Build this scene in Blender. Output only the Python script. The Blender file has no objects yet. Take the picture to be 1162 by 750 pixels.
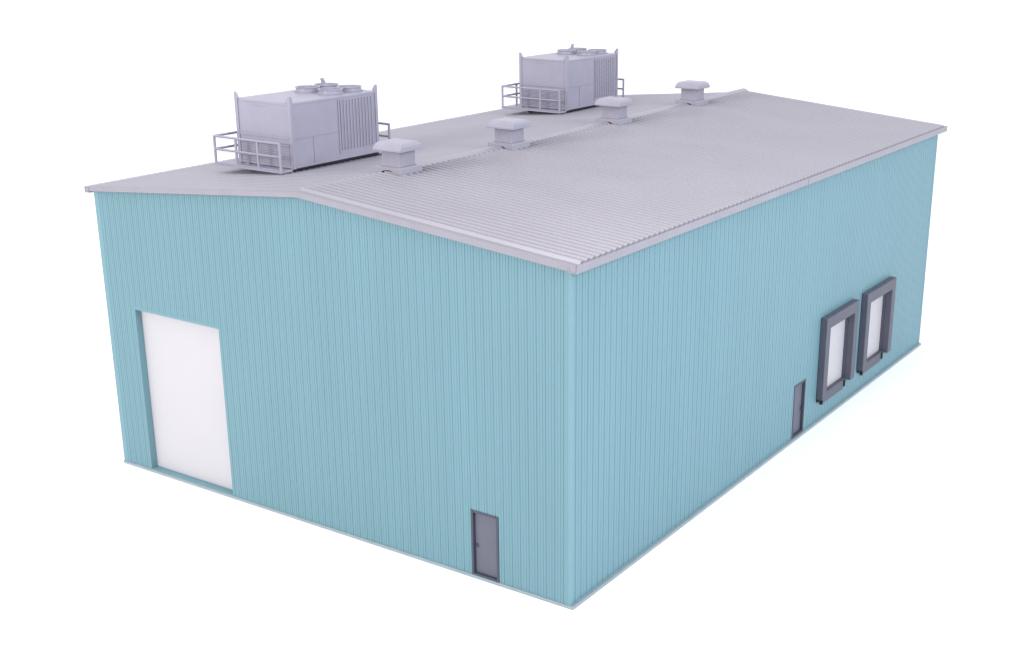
import bpy, bmesh, math, random
from mathutils import Vector, Matrix, Euler

random.seed(7)
sc = bpy.context.scene
col = sc.collection

# ------------------------------------------------------------------ helpers
def link(name, bm, mat, parent=None, smooth=False, bevel=0.0, loc=(0, 0, 0)):
    """turn a bmesh into ONE mesh object"""
    bmesh.ops.recalc_face_normals(bm, faces=bm.faces)
    me = bpy.data.meshes.new(name)
    bm.to_mesh(me)
    bm.free()
    mats = mat if isinstance(mat, (list, tuple)) else [mat]
    for m in mats:
        me.materials.append(m)
    o = bpy.data.objects.new(name, me)
    col.objects.link(o)
    o.location = loc
    if parent:
        o.parent = parent
    if smooth:
        for p in me.polygons:
            p.use_smooth = True
    if bevel:
        b = o.modifiers.new('bevel', 'BEVEL')
        b.width = bevel
        b.segments = 2
        b.limit_method = 'ANGLE'
        b.angle_limit = math.radians(40)
    return o

def empty(name, loc=(0, 0, 0)):
    o = bpy.data.objects.new(name, None)
    o.empty_display_size = 0.3
    o.location = loc
    col.objects.link(o)
    return o

def tag(o, label=None, cat=None, group=None, kind=None):
    if label: o['label'] = label
    if cat: o['category'] = cat
    if group: o['group'] = group
    if kind: o['kind'] = kind
    return o

def box(bm, x0, x1, y0, y1, z0, z1):
    vs = [bm.verts.new(v) for v in ((x0,y0,z0),(x1,y0,z0),(x1,y1,z0),(x0,y1,z0),
                                    (x0,y0,z1),(x1,y0,z1),(x1,y1,z1),(x0,y1,z1))]
    for f in ((3,2,1,0),(4,5,6,7),(0,1,5,4),(1,2,6,5),(2,3,7,6),(3,0,4,7)):
        bm.faces.new([vs[i] for i in f])

def prism(bm, prof, axis, a0, a1):
    """closed 2D profile swept along an axis: 'y' -> (x,z), 'x' -> (y,z), 'z' -> (x,y)"""
    def P(u, v, a):
        return {'y': (u, a, v), 'x': (a, u, v), 'z': (u, v, a)}[axis]
    A = [bm.verts.new(P(u, v, a0)) for u, v in prof]
    B = [bm.verts.new(P(u, v, a1)) for u, v in prof]
    n = len(prof)
    bm.faces.new(A); bm.faces.new(B)
    for i in range(n):
        bm.faces.new((A[i], A[(i+1) % n], B[(i+1) % n], B[i]))

def tube(bm, a, b, r, n=8):
    a = Vector(a); b = Vector(b); d = (b-a)
    q = d.to_track_quat('Z', 'Y')
    A = []; B = []
    for i in range(n):
        t = 2*math.pi*i/n
        o = q @ Vector((math.cos(t)*r, math.sin(t)*r, 0))
        A.append(bm.verts.new(a+o)); B.append(bm.verts.new(b+o))
    bm.faces.new(A); bm.faces.new(B)
    for i in range(n):
        bm.faces.new((A[i], A[(i+1) % n], B[(i+1) % n], B[i]))

def lathe(bm, prof, cx, cy, n=28):
    """closed profile (r,z) turned about a vertical axis"""
    rings = []
    for i in range(n):
        t = 2*math.pi*i/n
        rings.append([bm.verts.new((cx+r*math.cos(t), cy+r*math.sin(t), z)) for r, z in prof])
    m = len(prof)
    for i in range(n):
        R, S = rings[i], rings[(i+1) % n]
        for j in range(m):
            bm.faces.new((R[j], S[j], S[(j+1) % m], R[(j+1) % m]))

# ---------------------------------------------------------------- materials
def mat(name, rgb, rough=0.5, var=0.06, scale=1.2, bump=0.02, bscale=40, spec=0.4, streak=False, metal=0.0):
    m = bpy.data.materials.new(name)
    m.use_nodes = True
    N = m.node_tree.nodes; Lk = m.node_tree.links
    b = N['Principled BSDF']
    b.inputs['Roughness'].default_value = rough
    b.inputs['Specular IOR Level'].default_value = spec
    b.inputs['Metallic'].default_value = metal
    tc = N.new('ShaderNodeTexCoord')
    n1 = N.new('ShaderNodeTexNoise'); n1.inputs['Scale'].default_value = scale
    n1.inputs['Detail'].default_value = 5
    if streak:
        mp = N.new('ShaderNodeMapping'); mp.inputs['Scale'].default_value = (1, 1, 0.18)
        Lk.new(tc.outputs['Object'], mp.inputs['Vector']); Lk.new(mp.outputs['Vector'], n1.inputs['Vector'])
    else:
        Lk.new(tc.outputs['Object'], n1.inputs['Vector'])
    rp = N.new('ShaderNodeValToRGB')
    lo = [c*(1-var) for c in rgb]; hi = [min(1, c*(1+var)) for c in rgb]
    rp.color_ramp.elements[0].position = 0.3; rp.color_ramp.elements[0].color = (*lo, 1)
    rp.color_ramp.elements[1].position = 0.7; rp.color_ramp.elements[1].color = (*hi, 1)
    Lk.new(n1.outputs['Fac'], rp.inputs['Fac'])
    Lk.new(rp.outputs['Color'], b.inputs['Base Color'])
    n2 = N.new('ShaderNodeTexNoise'); n2.inputs['Scale'].default_value = bscale
    n2.inputs['Detail'].default_value = 3
    Lk.new(tc.outputs['Object'], n2.inputs['Vector'])
    bp = N.new('ShaderNodeBump'); bp.inputs['Strength'].default_value = bump; bp.inputs['Distance'].default_value = 0.05
    Lk.new(n2.outputs['Fac'], bp.inputs['Height'])
    Lk.new(bp.outputs['Normal'], b.inputs['Normal'])
    # faint roughness variation
    mr = N.new('ShaderNodeMapRange')
    mr.inputs['To Min'].default_value = rough-0.06; mr.inputs['To Max'].default_value = rough+0.08
    Lk.new(n2.outputs['Fac'], mr.inputs['Value']); Lk.new(mr.outputs['Result'], b.inputs['Roughness'])
    return m

TEAL   = mat('teal_plastic', (0.138, 0.260, 0.302), 0.45, 0.025, 0.7, 0.03, 30, streak=True)
TRIM   = mat('teal_trim', (0.150, 0.280, 0.325), 0.45, 0.03, 0.6, 0.02, 30)
PLINTH = mat('grey_plinth', (0.250, 0.305, 0.330), 0.6, 0.07, 2.0, 0.04, 30)
ROOF   = mat('silver_roof', (0.335, 0.323, 0.364), 0.40, 0.03, 0.35, 0.03, 25, metal=0.28)
GREY   = mat('silver_plastic', (0.318, 0.305, 0.378), 0.36, 0.04, 1.5, 0.02, 30)
VENT   = mat('vent_plastic', (0.325, 0.312, 0.372), 0.38, 0.05, 2.0, 0.02, 30)
GREYD  = mat('silver_plastic_mesh', (0.298, 0.285, 0.352), 0.5, 0.05, 3.0, 0.03, 30)
EDGE   = mat('silver_edging', (0.262, 0.250, 0.288), 0.45, 0.04, 1.0, 0.03, 30)
WHITE  = mat('white_door_plastic', (0.475, 0.462, 0.482), 0.5, 0.006, 0.8, 0.02, 20)
DARK   = mat('slate_plastic', (0.082, 0.083, 0.112), 0.5, 0.06, 1.5, 0.03, 30)
DOOR   = mat('slate_door', (0.112, 0.114, 0.150), 0.5, 0.05, 1.5, 0.03, 30)
DARKER = mat('slate_frame', (0.055, 0.062, 0.085), 0.5, 0.06, 2.0, 0.03, 30)
BLACK  = mat('black_rubber_gap_shade', (0.012, 0.012, 0.018), 0.6, 0.1, 3.0, 0.03, 30)  # rubber of the dock bumpers, and painted gap shade under the cooling units
GROUND = mat('white_studio_sheet', (0.96, 0.96, 0.96), 0.8, 0.004, 0.3, 0.0, 5, spec=0.1)

# --------------------------------------------------------------- dimensions
W, L = 20.0, 30.72
RX = -10.0                       # ridge line
ZR, SL = 11.36, 0.0895           # roof surface height at the ridge, slope
def zroof(x): return ZR - SL*abs(x-RX)
def sag(y):
    # the thin plastic roof dips a little between the gables
    if y <= 0 or y >= 30.72: return 0.0
    return 0.11*math.sin(math.pi*(y/30.72)**0.65)

# ------------------------------------------------------------------- setting
bm = bmesh.new()
R = 3000.0
vs = [bm.verts.new(v) for v in ((-R,-R,0),(R,-R,0),(R,R,0),(-R,R,0))]
bm.faces.new(vs)
g = link('ground', bm, GROUND)
tag(g, kind='structure')

# ------------------------------------------------------------------ building
B = empty('industrial_building')
tag(B, 'teal ribbed industrial hall model with shallow silver gable roof, standing on a white surface', 'building')

PITCH = 0.3077
def siding_breaks(a0, a1, fine=True):
    """profile points (a, depth) across a ribbed wall; depth > 0 is sunk into the wall"""
    pts = [(a0, 0.0)]
    n = int(round((a1-a0)/PITCH))
    p = (a1-a0)/n
    w, dg = (0.024, 0.018) if fine else (0.030, 0.022)
    for i in range(n):
        s = a0 + (i+0.5)*p
        pts += [(s-w, 0.0), (s-w*0.4, dg), (s+w*0.4, dg), (s+w, 0.0)]
        if i < n-1:
            for f, dp in (((0.333, 0.010), (0.667, 0.013)) if fine else ((0.5, 0.010),)):
                h = s+f*p
                pts += [(h-0.018, 0.0), (h-0.005, dp), (h+0.005, dp), (h+0.018, 0.0)]
    pts.append((a1, 0.0))
    return pts

def wall(name, a0, a1, place, ztop, holes=(), z0=0.06, peak=None, fine=True):
    """ribbed wall sheet with openings. place(a, depth, z) -> point; holes: (a0,a1,z0,z1)"""
    pts = siding_breaks(a0, a1, fine)
    cuts = set()
    for h in holes:
        cuts.add(h[0]); cuts.add(h[1])
    if peak is not None: cuts.add(peak)
    # insert cut positions
    for c in sorted(cuts):
        for i in range(len(pts)-1):
            if pts[i][0] < c < pts[i+1][0]:
                t = (c-pts[i][0])/(pts[i+1][0]-pts[i][0])
                pts.insert(i+1, (c, pts[i][1]+t*(pts[i+1][1]-pts[i][1])))
                break
    bm = bmesh.new()
    for (u0, d0), (u1, d1) in zip(pts[:-1], pts[1:]):
        mid = (u0+u1)/2
        spans = [(z0, None)]
        for h in holes:
            if h[0]-1e-6 <= mid <= h[1]+1e-6:
                spans = []
                if h[2] > z0+1e-4: spans.append((z0, h[2]))
                spans.append((h[3], None))
        for za, zb in spans:
            ta = ztop(u0) if zb is None else zb
            tb = ztop(u1) if zb is None else zb
            q = [bm.verts.new(place(u0, d0, za)), bm.verts.new(place(u1, d1, za)),
                 bm.verts.new(place(u1, d1, tb)), bm.verts.new(place(u0, d0, ta))]
            bm.faces.new(q)
    bmesh.ops.remove_doubles(bm, verts=bm.verts, dist=1e-4)
    me = bpy.data.meshes.new(name)
    bm.to_mesh(me); bm.free()
    me.materials.append(TEAL)
    o = bpy.data.objects.new(name, me)
    col.objects.link(o); o.parent = B
    return o

TR = 0.22   # corner trim width
ztg = lambda x: zroof(x) - 0.10
BIG = (-18.48, -14.22, 0.10, 6.22)
PD1 = (-3.64, -2.60, 0.10, 2.30)
PD2 = (15.79, 16.87, 0.10, 2.30)
DOCKS = [(18.03, 21.44), (22.42, 25.84)]
DH = [(d0+0.40, d1-0.40, 1.12, 4.06) for d0, d1 in DOCKS]

wall('gable_wall', -W+TR, -0.09, lambda a, d, z: (a, d, z), ztg, [BIG, PD1], peak=RX)
wall('gable_wall', -W+TR, -0.09, lambda a, d, z: (a, L-d, z), ztg, [], peak=RX)
wall('side_wall', 0.10, L-0.10, lambda a, d, z: (-d, a, z), lambda y: zroof(0)-0.06, [PD2]+DH, fine=False)
wall('side_wall', TR, L-TR, lambda a, d, z: (-W+d, a, z), lambda y: zroof(-W)-0.06, [])
# corner trims (an L strip on each corner, a little proud)
for cx, cy, sx, sy in ((0, 0, -1, 1), (-W, 0, 1, 1), (0, L, -1, -1), (-W, L, 1, -1)):
    bm = bmesh.new()
    t = TR
    o_ = 0.012
    ox, oy = cx-sx*o_, cy-sy*o_
    ty = 0.10 if cx == 0 else t
    tx = 0.09 if cx == 0 else t
    prof = [(ox, oy), (cx+sx*tx, oy), (cx+sx*tx, cy+sy*0.04), (cx+sx*0.04, cy+sy*0.04), (cx+sx*0.04, cy+sy*ty), (ox, cy+sy*ty)]
    prism(bm, prof, 'z', 0.07, zroof(0)-0.06)
    link('corner_trim', bm, TRIM, B, bevel=0.008)

# plinth ring under the walls
bm = bmesh.new()
e, s_ = 0.035, 0.11
box(bm, -W-0.05, s_, -e, 0.30, 0.002, 0.10)
box(bm, -W-0.05, s_, L-0.30, L+0.04, 0.002, 0.10)
box(bm, -0.30, s_, 0.303, L-0.303, 0.002, 0.10)
box(bm, -W-0.05, -W+0.30, 0.303, L-0.303, 0.002, 0.10)
link('plinth', bm, PLINTH, B, bevel=0.012)

# ------------------------------------------------------------------ the roof
EN, EF = -0.14, L+0.15           # gable overhangs
XE, XW = 0.245, -20.225            # eave ends of the sheet
RP = 0.30                        # rib pitch
def roof_profile():
    pts = []
    y = EN+0.27
    pts.append((EN, 0.0))
    n = int((EF-0.22-y)/RP)
    step = (EF-0.22-y)/n
    for i in range(n+1):
        c = y+i*step
        pts += [(c-0.070, 0.0), (c-0.026, 0.105), (c+0.026, 0.105), (c+0.070, 0.0)]
    pts.append((EF, 0.0))
    return pts
PROF = roof_profile()
bm = bmesh.new()
def sheet(bm, xa, xb, lift, amp=1.0):
    TH = 0.07
    prof = [(y, d*amp) for y, d in PROF]
    za, zb = zroof(xa)+lift, zroof(xb)+lift
    ka, kb = max(0, 1-abs(xa-RX)/10), max(0, 1-abs(xb-RX)/10)
    T0 = [bm.verts.new((xa, y, za+d-ka*sag(y))) for y, d in prof]
    T1 = [bm.verts.new((xb, y, zb+d-kb*sag(y))) for y, d in prof]
    U0 = [bm.verts.new((xa, y, za+d*0.7-TH-ka*sag(y))) for y, d in prof]
    U1 = [bm.verts.new((xb, y, zb+d*0.7-TH-kb*sag(y))) for y, d in prof]
    for i in range(len(prof)-1):
        bm.faces.new((T0[i], T0[i+1], T1[i+1], T1[i]))
        bm.faces.new((U0[i], U1[i], U1[i+1], U0[i+1]))
        bm.faces.new((T0[i], U0[i], U0[i+1], T0[i+1]))
        bm.faces.new((T1[i], T1[i+1], U1[i+1], U1[i]))
    bm.faces.new((T0[0], T1[0], U1[0], U0[0]))
    bm.faces.new((T0[-1], U0[-1], U1[-1], T1[-1]))
sheet(bm, RX-0.07, XE, 0.030)
sheet(bm, XW, RX-0.02, 0.0, 0.25)
roof = link('roof', bm, ROOF, B)

# rake trims on both gables (a flat edging under the sheet)
for y0, y1 in ((EN-0.02, EN+0.10), (EF-0.10, EF+0.02)):
    bm = bmesh.new()
    up, dn = 0.012, -0.165
    P = [(XW-0.05, zroof(XW-0.05)+up), (RX, ZR+up), (0.12, zroof(0.12)+up),
         (0.12, zroof(0.12)+dn), (RX, ZR+dn), (XW-0.05, zroof(XW-0.05)+dn)]
    prism(bm, P, 'y', y0, y1)
    link('rake_trim', bm, EDGE, roof, bevel=0.012)

# gutters: open troughs along both eaves, each of two lengths butted at a clip
def gutter(sgn, x_in, x_out, zb, zt):
    bm = bmesh.new()
    t = 0.04
    for y0, y1 in ((EN-0.045, 15.203), (15.205, EF+0.10)):
        if y0 > 0: x_out += sgn*0.012
        P = [(x_in, zb), (x_out, zb), (x_out+sgn*0.02, zt), (x_out+sgn*0.02-sgn*t, zt),
             (x_out-sgn*t, zb+t), (x_in+sgn*t, zb+t), (x_in+sgn*t, zt-0.16), (x_in, zt-0.16)]
        prism(bm, P, 'y', y0, y1)
        # closed trough end
        ye = y0 if y0 < 0 else y1
        yy = (ye, ye+0.03) if y0 < 0 else (ye-0.03, ye)
        box(bm, *sorted((x_in+sgn*(t+0.002), x_out-sgn*(t+0.002))), yy[0]+0.002, yy[1], zb+t+0.002, zt-0.02)
    return link('gutter', bm, EDGE, roof, bevel=0.008)
gutter(1, 0.02, 0.31, 10.27, 10.515)
gutter(-1, -20.02, -20.26, 10.25, 10.45)

# ridge cap from the first vent to the far gable
bm = bmesh.new()
n = 10
CW = 0.24
ring_prev = None
ny = 40
for k in range(ny+1):
    y = 4.3+(EF+0.03-4.3)*k/ny
    zc = ZR-sag(y)
    P = []
    for i in range(n+1):
        t = i/n
        x = -CW+2*CW*t
        P.append((RX+x, y, zc+0.085+0.095*(1-(2*t-1)**2)))
    P += [(RX+CW, y, zc-0.03), (RX, y, zc-0.01), (RX-CW, y, zc-0.03)]
    cur = [bm.verts.new(v) for v in P]
    if ring_prev is None: bm.faces.new(cur)
    else:
        for i in range(len(cur)):
            bm.faces.new((ring_prev[i], ring_prev[(i+1) % len(cur)], cur[(i+1) % len(cur)], cur[i]))
    ring_prev = cur
bm.faces.new(ring_prev)
link('ridge_cap', bm, ROOF, roof)

# ----------------------------------------------------------------- the doors
# cargo door: plain white leaf set back in a deep reveal
bm = bmesh.new()
rc = 0.26
a0, a1, b0, b1 = BIG
box(bm, a0-0.05, a1+0.05, rc, rc+0.08, 0.128, b1+0.05)
cargo = link('cargo_door', bm, WHITE, B)
bm = bmesh.new()
box(bm, a0-0.10, a0, 0.003, rc-0.002, 0.10, b1)
box(bm, a1, a1+0.10, 0.003, rc-0.002, 0.10, b1)
box(bm, a0-0.10, a1+0.10, 0.003, rc-0.002, b1+0.001, b1+0.10)
link('door_frame', bm, TEAL, cargo)
bm = bmesh.new()
box(bm, a0+0.002, a1-0.002, 0.004, rc+0.12, 0.102, 0.125)
box(bm, a0+0.002, a1-0.002, rc-0.02, rc-0.002, 0.127, 0.15)
link('threshold', bm, TRIM, cargo)

def person_door(u0, u1, z0, z1, place, handle_u):
    """place(u, depth, z): depth > 0 is sunk into the wall"""
    def bx(bm, ua, ub, da, db, za, zb):
        c = [place(u, d, z) for u in (ua, ub) for d in (da, db) for z in (za, zb)]
        xs = [p[0] for p in c]; ys = [p[1] for p in c]; zs = [p[2] for p in c]
        box(bm, min(xs), max(xs), min(ys), max(ys), min(zs), max(zs))
    bm = bmesh.new()
    f = 0.085
    bx(bm, u0+f, u1-f, 0.09, 0.15, z0+0.07, z1-f)
    leaf = link('personnel_door', bm, DOOR, B, bevel=0.01)
    bm = bmesh.new()
    bx(bm, u0, u0+f-0.003, -0.02, 0.16, z0, z1)
    bx(bm, u1-f+0.003, u1, -0.02, 0.16, z0, z1)
    bx(bm, u0+f, u1-f, -0.02, 0.16, z1-f+0.003, z1-0.001)
    bx(bm, u0+f, u1-f, -0.02, 0.16, z0, z0+0.067)
    link('door_frame', bm, DARKER, leaf, bevel=0.008)
    bm = bmesh.new()
    hz = z0+1.0
    s = 1 if handle_u < (u0+u1)/2 else -1
    bx(bm, handle_u-0.03, handle_u+0.03, 0.07, 0.088, hz-0.07, hz+0.07)
    bx(bm, *sorted((handle_u-0.01*s, handle_u+0.09*s)), 0.02, 0.045, hz-0.015, hz+0.015)
    bx(bm, handle_u-0.015, handle_u+0.015, 0.045, 0.069, hz-0.014, hz+0.014)
    link('handle', bm, DARKER, leaf)
    return leaf
person_door(*PD1, lambda u, d, z: (u, d, z), PD1[0]+0.16)
person_door(*PD2, lambda u, d, z: (-d, u, z), PD2[1]-0.16)

# dock shelters on the long wall
DP = 0.29
for d0, d1 in DOCKS:
    zb, zt, zi = 1.07, 4.49, 4.02
    pw = 0.42
    bm = bmesh.new()
    # inverted U, one outline
    P = [(d0, zb), (d0+pw, zb), (d0+pw, zi), (d1-pw, zi), (d1-pw, zb), (d1, zb), (d1, zt), (d0, zt)]
    A = [bm.verts.new((0.006, u, z)) for u, z in P]
    C_ = [bm.verts.new((DP, u, z)) for u, z in P]
    n = len(P)
    for V in (A, C_):
        bm.faces.new((V[0], V[1], V[2], V[7])); bm.faces.new((V[2], V[3], V[6], V[7])); bm.faces.new((V[3], V[4], V[5], V[6]))
    for i in range(n):
        bm.faces.new((A[i], A[(i+1) % n], C_[(i+1) % n], C_[i]))
    sh = link('dock_shelter', bm, DARK, B, bevel=0.025)
    # reveal behind the shelter, lining the hole in the wall
    bm = bmesh.new()
    box(bm, -0.19, 0.004, d0+0.33, d0+0.417, 1.08, zi+0.10)
    box(bm, -0.19, 0.004, d1-0.417, d1-0.33, 1.08, zi+0.10)
    box(bm, -0.19, 0.004, d0+0.42, d1-0.42, zi+0.005, zi+0.10)
    link('reveal', bm, DARK, sh)
    bm = bmesh.new()
    box(bm, -0.17, -0.12, d0+0.42, d1-0.42, 1.07, zi+0.003)
    dd = link('dock_door', bm, WHITE, sh)
    bm = bmesh.new()
    hy = d0+0.64
    box(bm, -0.118, -0.07, hy-0.05, hy+0.05, 2.62, 2.70)
    box(bm, -0.118, -0.09, hy-0.03, hy+0.03, 2.70, 2.80)
    link('handle', bm, DARKER, dd)
    # leveller sill with rubber bumpers at each end
    bm = bmesh.new()
    box(bm, 0.006, 0.10, d0+0.50, d1-0.69, 0.74, 1.16)
    box(bm, -0.16, 0.004, d0+0.44, d1-0.44, 1.06, 1.14)
    link('dock_sill', bm, DARK, sh, bevel=0.02)
    for x0, x1, ua, ub, za, zb_ in ((0.006, 0.15, d1-0.688, d1-0.59, 0.84, 1.13), (0.006, 0.13, d0+0.42, d0+0.498, 0.73, 0.90),
                                    (0.02, 0.12, d0+0.03, d0+0.13, 0.94, 1.068)):
        bm = bmesh.new()
        box(bm, x0, x1, ua, ub, za, zb_)
        link('bumper', bm, BLACK, sh, bevel=0.015)

# ------------------------------------------------------------ ridge vents
def make_vent():
    root = empty('roof_vent')
    # saddle base, arched over the ridge
    hx, hy = 0.57, 0.56
    bm = bmesh.new()
    P = [(-hx, ZR-SL*hx-0.08), (-hx+0.16, ZR-SL*(hx-0.16)-0.08)]
    for i in range(9):
        t = i/8
        x = -hx+0.20+(2*hx-0.40)*t
        P.append((x, ZR-0.035+0.145*math.sin(math.pi*t)**0.7))
    P += [(hx-0.16, ZR-SL*(hx-0.16)-0.08), (hx, ZR-SL*hx-0.08), (hx, ZR+0.20), (hx-0.02, ZR+0.215), (-hx+0.02, ZR+0.215), (-hx, ZR+0.20)]
    P = [(x, z-ZR) for x, z in P]
    prism(bm, P, 'y', -hy, hy)
    link('base', bm, VENT, root, bevel=0.012)
    bm = bmesh.new()
    box(bm, -0.37, 0.40, -0.40, 0.40, 0.217, 0.76)
    box(bm, -0.395, 0.425, -0.425, 0.425, 0.217, 0.262)
    link('shaft', bm, VENT, root, bevel=0.010)
    # hood: four hipped, rounded sides up to a flat top
    bm = bmesh.new()
    HX, HY = 0.60, 0.58
    rings = [(HX-0.20, HY-0.20, 0.762), (HX-0.03, HY-0.03, 0.735), (HX, HY, 0.735), (HX, HY, 0.79),
             (HX-0.015, HY-0.06, 0.90), (HX-0.07, HY-0.13, 0.985), (HX-0.16, HY-0.20, 1.02)]
    prev = None
    for rx, ry, z in rings:
        cur = [bm.verts.new(v) for v in ((-rx,-ry,z),(rx,-ry,z),(rx,ry,z),(-rx,ry,z))]
        if prev is None: bm.faces.new(cur)
        else:
            for k in range(4):
                bm.faces.new((prev[k], prev[(k+1) % 4], cur[(k+1) % 4], cur[k]))
        prev = cur
    bm.faces.new(prev)
    link('hood', bm, VENT, root, bevel=0.003)
    return root

def copy_tree(o, parent=None):
    c = o.copy(); col.objects.link(c); c.parent = parent
    for ch in list(o.children):
        copy_tree(ch, c)
    return c

VENTS = [(4.55, 'grey hooded ridge vent nearest the front gable, beside the closer rooftop cooling unit'),
         (10.87, 'second grey hooded ridge vent from the front gable, between the two rooftop cooling units'),
         (18.38, 'third grey hooded ridge vent from the front gable, just before the farther cooling unit'),
         (25.30, 'smallest-looking grey hooded ridge vent, closest to the far end of the ridge')]
proto = make_vent()
for i, (y, lab) in enumerate(VENTS):
    o = proto if i == 0 else copy_tree(proto)
    o.location = (RX+0.09, y, ZR-sag(y)+0.05)
    tag(o, lab, 'roof vent', 'hooded vents along the roof ridge')

# ------------------------------------------------------- rooftop cooling units
def make_unit():
    """origin: body's right front bottom corner. body runs to -x and +y"""
    root = empty('rooftop_cooling_unit')
    BW, BL, BH = 2.64, 4.42, 2.28
    # platform with toe board, and skids blackened as the shade beneath
    bm = bmesh.new()
    px0, px1, py0, py1 = -3.33, 0.0, -0.62, 5.18
    box(bm, px0, px1, py0, -0.04, -0.07, 0.0)
    box(bm, px0, -BW-0.04, -0.04, BL+0.04, -0.07, 0.0)
    box(bm, px0, px1, BL+0.04, py1, -0.07, 0.0)
    box(bm, px0+0.02, px1-0.02, py0+0.02, py0+0.07, 0.001, 0.05)
    link('platform', bm, GREY, root, bevel=0.01)
    for x in (-0.14, -1.25, -2.15):  # added beams, coloured black to paint the dark gap under the housing
        bm = bmesh.new()
        h = 0.05 - SL*x*0.8
        prism(bm, [(x-0.09, -0.002), (x+0.09, -0.002), (x+0.09, -0.05-h), (x-0.09, -0.05-h)], 'y', 0.03, BL-0.03)
        link('gap_shade_skid', bm, BLACK, root)
    # body
    bm = bmesh.new()
    box(bm, -BW, 0, 0, BL, 0.002, BH)
    body = link('housing', bm, GREY, root, bevel=0.015)
    # roof plate with rim, recessed a little inside the corner tabs
    bm = bmesh.new()
    box(bm, -BW-0.012, 0.012, -0.012, BL+0.012, BH-0.09, BH-0.015)
    link('rim', bm, GREY, body, bevel=0.01)
    # corner posts rising into lifting tabs
    for cx, cy, sx, sy in ((0,0,-1,1), (-BW,0,1,1), (0,BL,-1,-1), (-BW,BL,1,-1)):
        bm = bmesh.new()
        t = 0.03
        w = 0.13
        ox, oy = cx-sx*0.035, cy-sy*0.035
        zt = BH+0.22
        # two leaves of an angle section, tapered at the top
        P = [(oy, 0.004), (oy+sy*w, 0.004), (oy+sy*w, BH), (oy+sy*(w+0.03), BH+0.01), (oy+sy*0.07, zt), (oy, zt)]
        prism(bm, P, 'x', ox, ox+sx*t)
        P = [(ox+sx*t*1.05, 0.004), (ox+sx*w, 0.004), (ox+sx*w, BH), (ox+sx*(w+0.10), BH+0.01), (ox+sx*0.09, zt), (ox+sx*t*1.05, zt)]
        prism(bm, P, 'y', oy, oy+sy*t)
        link('corner_post', bm, GREY, body)
    # front face: seam rail, louvred intake below
    for yf, sgn in ((0.0, -1), (BL, 1)):
        bm = bmesh.new()
        def fb(bm, x0, x1, d0, d1, z0, z1):
            y0, y1 = sorted((yf+sgn*d0, yf+sgn*d1)); box(bm, x0, x1, y0, y1, z0, z1)
        fb(bm, -BW+0.11, -0.11, 0.002, 0.030, 1.03, 1.10)
        fb(bm, -BW+0.11, -0.11, 0.002, 0.022, 0.86, 0.90)
        fb(bm, -BW+0.11, -0.11, 0.002, 0.025, 0.05, 0.11)
        fb(bm, -BW+0.9, -BW+1.45, 0.002, 0.012, BH-0.20, BH-0.17)
        link('panel_seam', bm, GREY, body)
        bm = bmesh.new()
        nz = 12
        for i in range(nz):
            z = 0.14+i*0.71/nz
            y0 = yf+sgn*0.002; y1 = yf+sgn*0.035
            prism(bm, [(y0, z), (y1, z), (y0, z+0.045)] if True else [], 'x', -BW+0.14, -0.14)
        lv = link('louvre', bm, GREYD, body)
    # long sides: seams on the near half, coil columns on the far half
    for xf, sgn in ((0.0, 1), (-BW, -1)):
        def sb(bm, y0, y1, d0, d1, z0, z1):
            x0, x1 = sorted((xf+sgn*d0, xf+sgn*d1)); box(bm, x0, x1, y0, y1, z0, z1)
        bm = bmesh.new()
        sb(bm, 0.11, 2.33, 0.002, 0.016, 1.03, 1.06)
        sb(bm, 1.03, 1.07, 0.002, 0.02, 0.06, 1.028)
        sb(bm, 2.34, 2.40, 0.002, 0.035, 0.25, BH-0.12)
        sb(bm, 0.11, BL-0.11, 0.002, 0.03, 0.03, 0.09)
        link('panel_seam', bm, GREY, body)
        bm = bmesh.new()
        nc = 11
        y0, y1 = 2.46, 4.27
        st = (y1-y0)/nc
        for i in range(nc):
            yy = y0+i*st
            sb(bm, yy, yy+0.055, 0.002, 0.036, 0.36, BH-0.16)
            # small fins between the uprights
            nf = 26
            for k in range(nf):
                z = 0.40+k*(BH-0.60)/nf
                sb(bm, yy+0.060, yy+st-0.006, 0.002, 0.022, z, z+0.04)
        link('coil_grille', bm, GREY, body)
    # four fan rings on the roof with guards and hubs
    for fx in (-0.78, -1.92):
        for fy in (2.85, 3.85):
            bm = bmesh.new()
            z0 = BH+0.002
            lathe(bm, [(0.50, z0), (0.50, z0+0.03), (0.44, z0+0.04), (0.43, z0+0.13), (0.46, z0+0.145), (0.46, z0+0.17), (0.40, z0+0.17), (0.385, z0+0.02), (0.385, z0)], fx, fy)
            ring = link('fan_shroud', bm, GREY, body, smooth=False)
            bm = bmesh.new()
            lathe(bm, [(0.0005, z0+0.16), (0.09, z0+0.155), (0.09, z0+0.07), (0.0005, z0+0.07)], fx, fy, 16)
            for k in range(4):
                a = k*math.pi/2+0.4
                c, s = math.cos(a), math.sin(a)
                tube(bm, (fx+0.08*c, fy+0.08*s, z0+0.13), (fx+0.41*c, fy+0.41*s, z0+0.15), 0.014, 6)
            for k in range(5):
                a = k*2*math.pi/5
                c, s = math.cos(a), math.sin(a)
                q = [bm.verts.new((fx+r*c-w_*s, fy+r*s+w_*c, z0+0.08+dz)) for r, w_, dz in ((0.08,-0.05,-0.03),(0.35,-0.11,-0.03),(0.35,0.11,0.03),(0.08,0.05,0.03))]
                bm.faces.new(q)
            link('fan', bm, GREYD, body)
    # little service pipe behind the rear fan
    bm = bmesh.new()
    lathe(bm, [(0.0005, BH), (0.05, BH), (0.05, BH+0.26), (0.07, BH+0.265), (0.07, BH+0.33), (0.0005, BH+0.33)], -2.42, 4.15, 14)
    link('service_pipe', bm, GREY, body)
    # handrails: front, outer side and far end
    RH = 0.96
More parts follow.
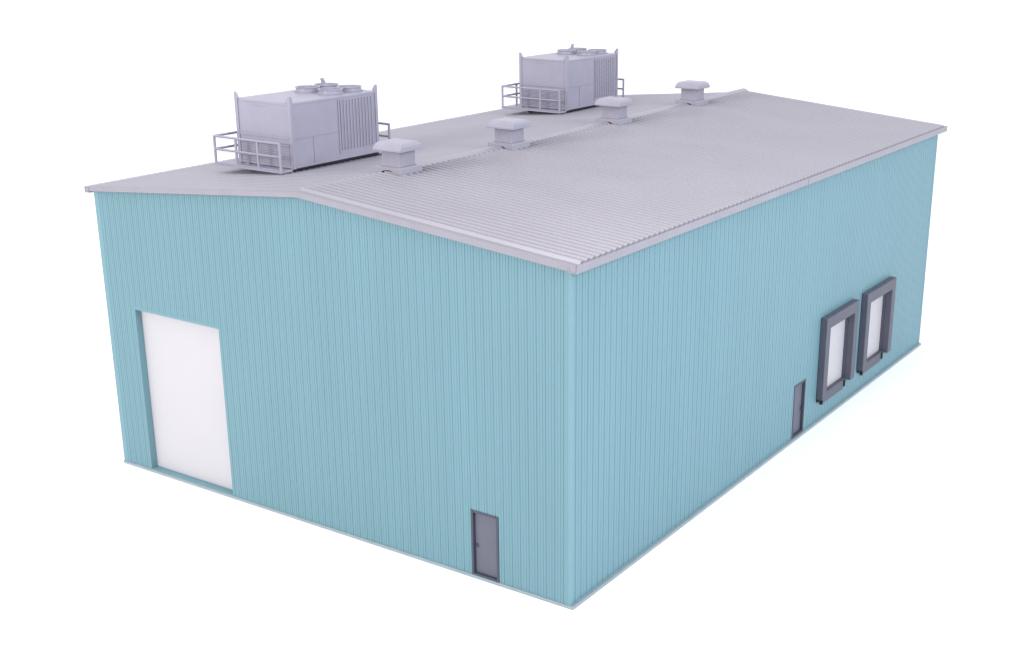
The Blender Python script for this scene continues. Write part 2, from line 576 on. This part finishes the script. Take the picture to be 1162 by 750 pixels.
    def rail(pts, posts):
        bm = bmesh.new()
        r = 0.048
        for a, b in zip(pts[:-1], pts[1:]):
            for h in (RH, RH*0.52):
                tube(bm, (*a, h), (*b, h), r*0.9)
        for p in posts:
            tube(bm, (*p, -0.02), (*p, RH+0.03), r)
        return bm
    fx0, fx1, fy0, fy1 = px0+0.05, -0.05, py0+0.05, py1-0.05
    posts = [(fx0+(fx1-fx0)*i/3, fy0) for i in range(4)]
    posts += [(fx0, fy0+(fy1-fy0)*i/5) for i in range(1, 6)]
    posts += [(fx0+(fx1-fx0)*i/3, fy1) for i in range(1, 4)]
    bm = rail([(fx1, fy0), (fx0, fy0), (fx0, fy1), (fx1, fy1)], posts)
    link('handrail', bm, GREY, root)
    return root

u = make_unit()
u.location = (-14.11, 3.88, 11.06)
tag(u, 'larger-looking silver cooling unit with fans and handrail, nearest the front gable', 'cooling unit', 'cooling units on the left roof slope')
u2 = copy_tree(u)
u2.location = (-14.80, 22.22, 11.03)
u2['label'] = 'smaller-looking silver cooling unit with fans and handrail, toward the far end of the roof'

# ------------------------------------------------------------------ lighting
w = bpy.data.worlds.new('World'); sc.world = w; w.use_nodes = True
bg = w.node_tree.nodes['Background']
bg.inputs['Color'].default_value = (0.975, 0.975, 1.03, 1)
bg.inputs['Strength'].default_value = 1.18

def area(name, loc, target, size, energy, color):
    d = bpy.data.lights.new(name, 'AREA')
    d.shape = 'SQUARE'; d.size = size; d.energy = energy; d.color = color
    o = bpy.data.objects.new(name, d); col.objects.link(o)
    o.location = loc
    o.rotation_euler = (Vector(target)-Vector(loc)).to_track_quat('-Z', 'Y').to_euler()
    return o
C = Vector((-9, 14, 5))
area('softbox_top', (8, -25, 90), C, 45, 12000, (1.0, 0.99, 0.98))
area('softbox_front', (-24, -66, 30), (-10, 0, 7), 22, 27000, (1.0, 0.965, 0.92))
area('softbox_right', (58, -2, 40), (0, 15, 5), 26, 28000, (0.80, 0.91, 1.0))

# -------------------------------------------------------------------- camera
F, CX, CY = 1469.43, 650.54, 410.30          # focal length and principal point, in pixels of a 1162 px wide frame
cam = bpy.data.cameras.new('camera')
co = bpy.data.objects.new('camera', cam); col.objects.link(co)
yaw, pit, rol = -0.57786, -0.32293, 0.00294
fw = Vector((math.sin(yaw)*math.cos(pit), math.cos(yaw)*math.cos(pit), math.sin(pit)))
rt = Vector((math.cos(yaw), -math.sin(yaw), 0)); up = rt.cross(fw)
r2 = rt*math.cos(rol)+up*math.sin(rol); u2_ = -rt*math.sin(rol)+up*math.cos(rol)
m = Matrix((r2, u2_, -fw)).transposed().to_4x4()
m.translation = Vector((18.62416, -28.44469, 19.07928))
co.matrix_world = m
cam.sensor_width = 36; cam.sensor_fit = 'HORIZONTAL'
cam.lens = F/1162*36
cam.shift_x = -(CX-581)/1162
cam.shift_y = (CY-375)/1162
cam.clip_start = 0.5; cam.clip_end = 10000
sc.camera = co

sc.view_settings.view_transform = 'Standard'
sc.view_settings.look = 'None'
sc.view_settings.exposure = 0
sc.view_settings.gamma = 1
sc.cycles.filter_width = 1.35
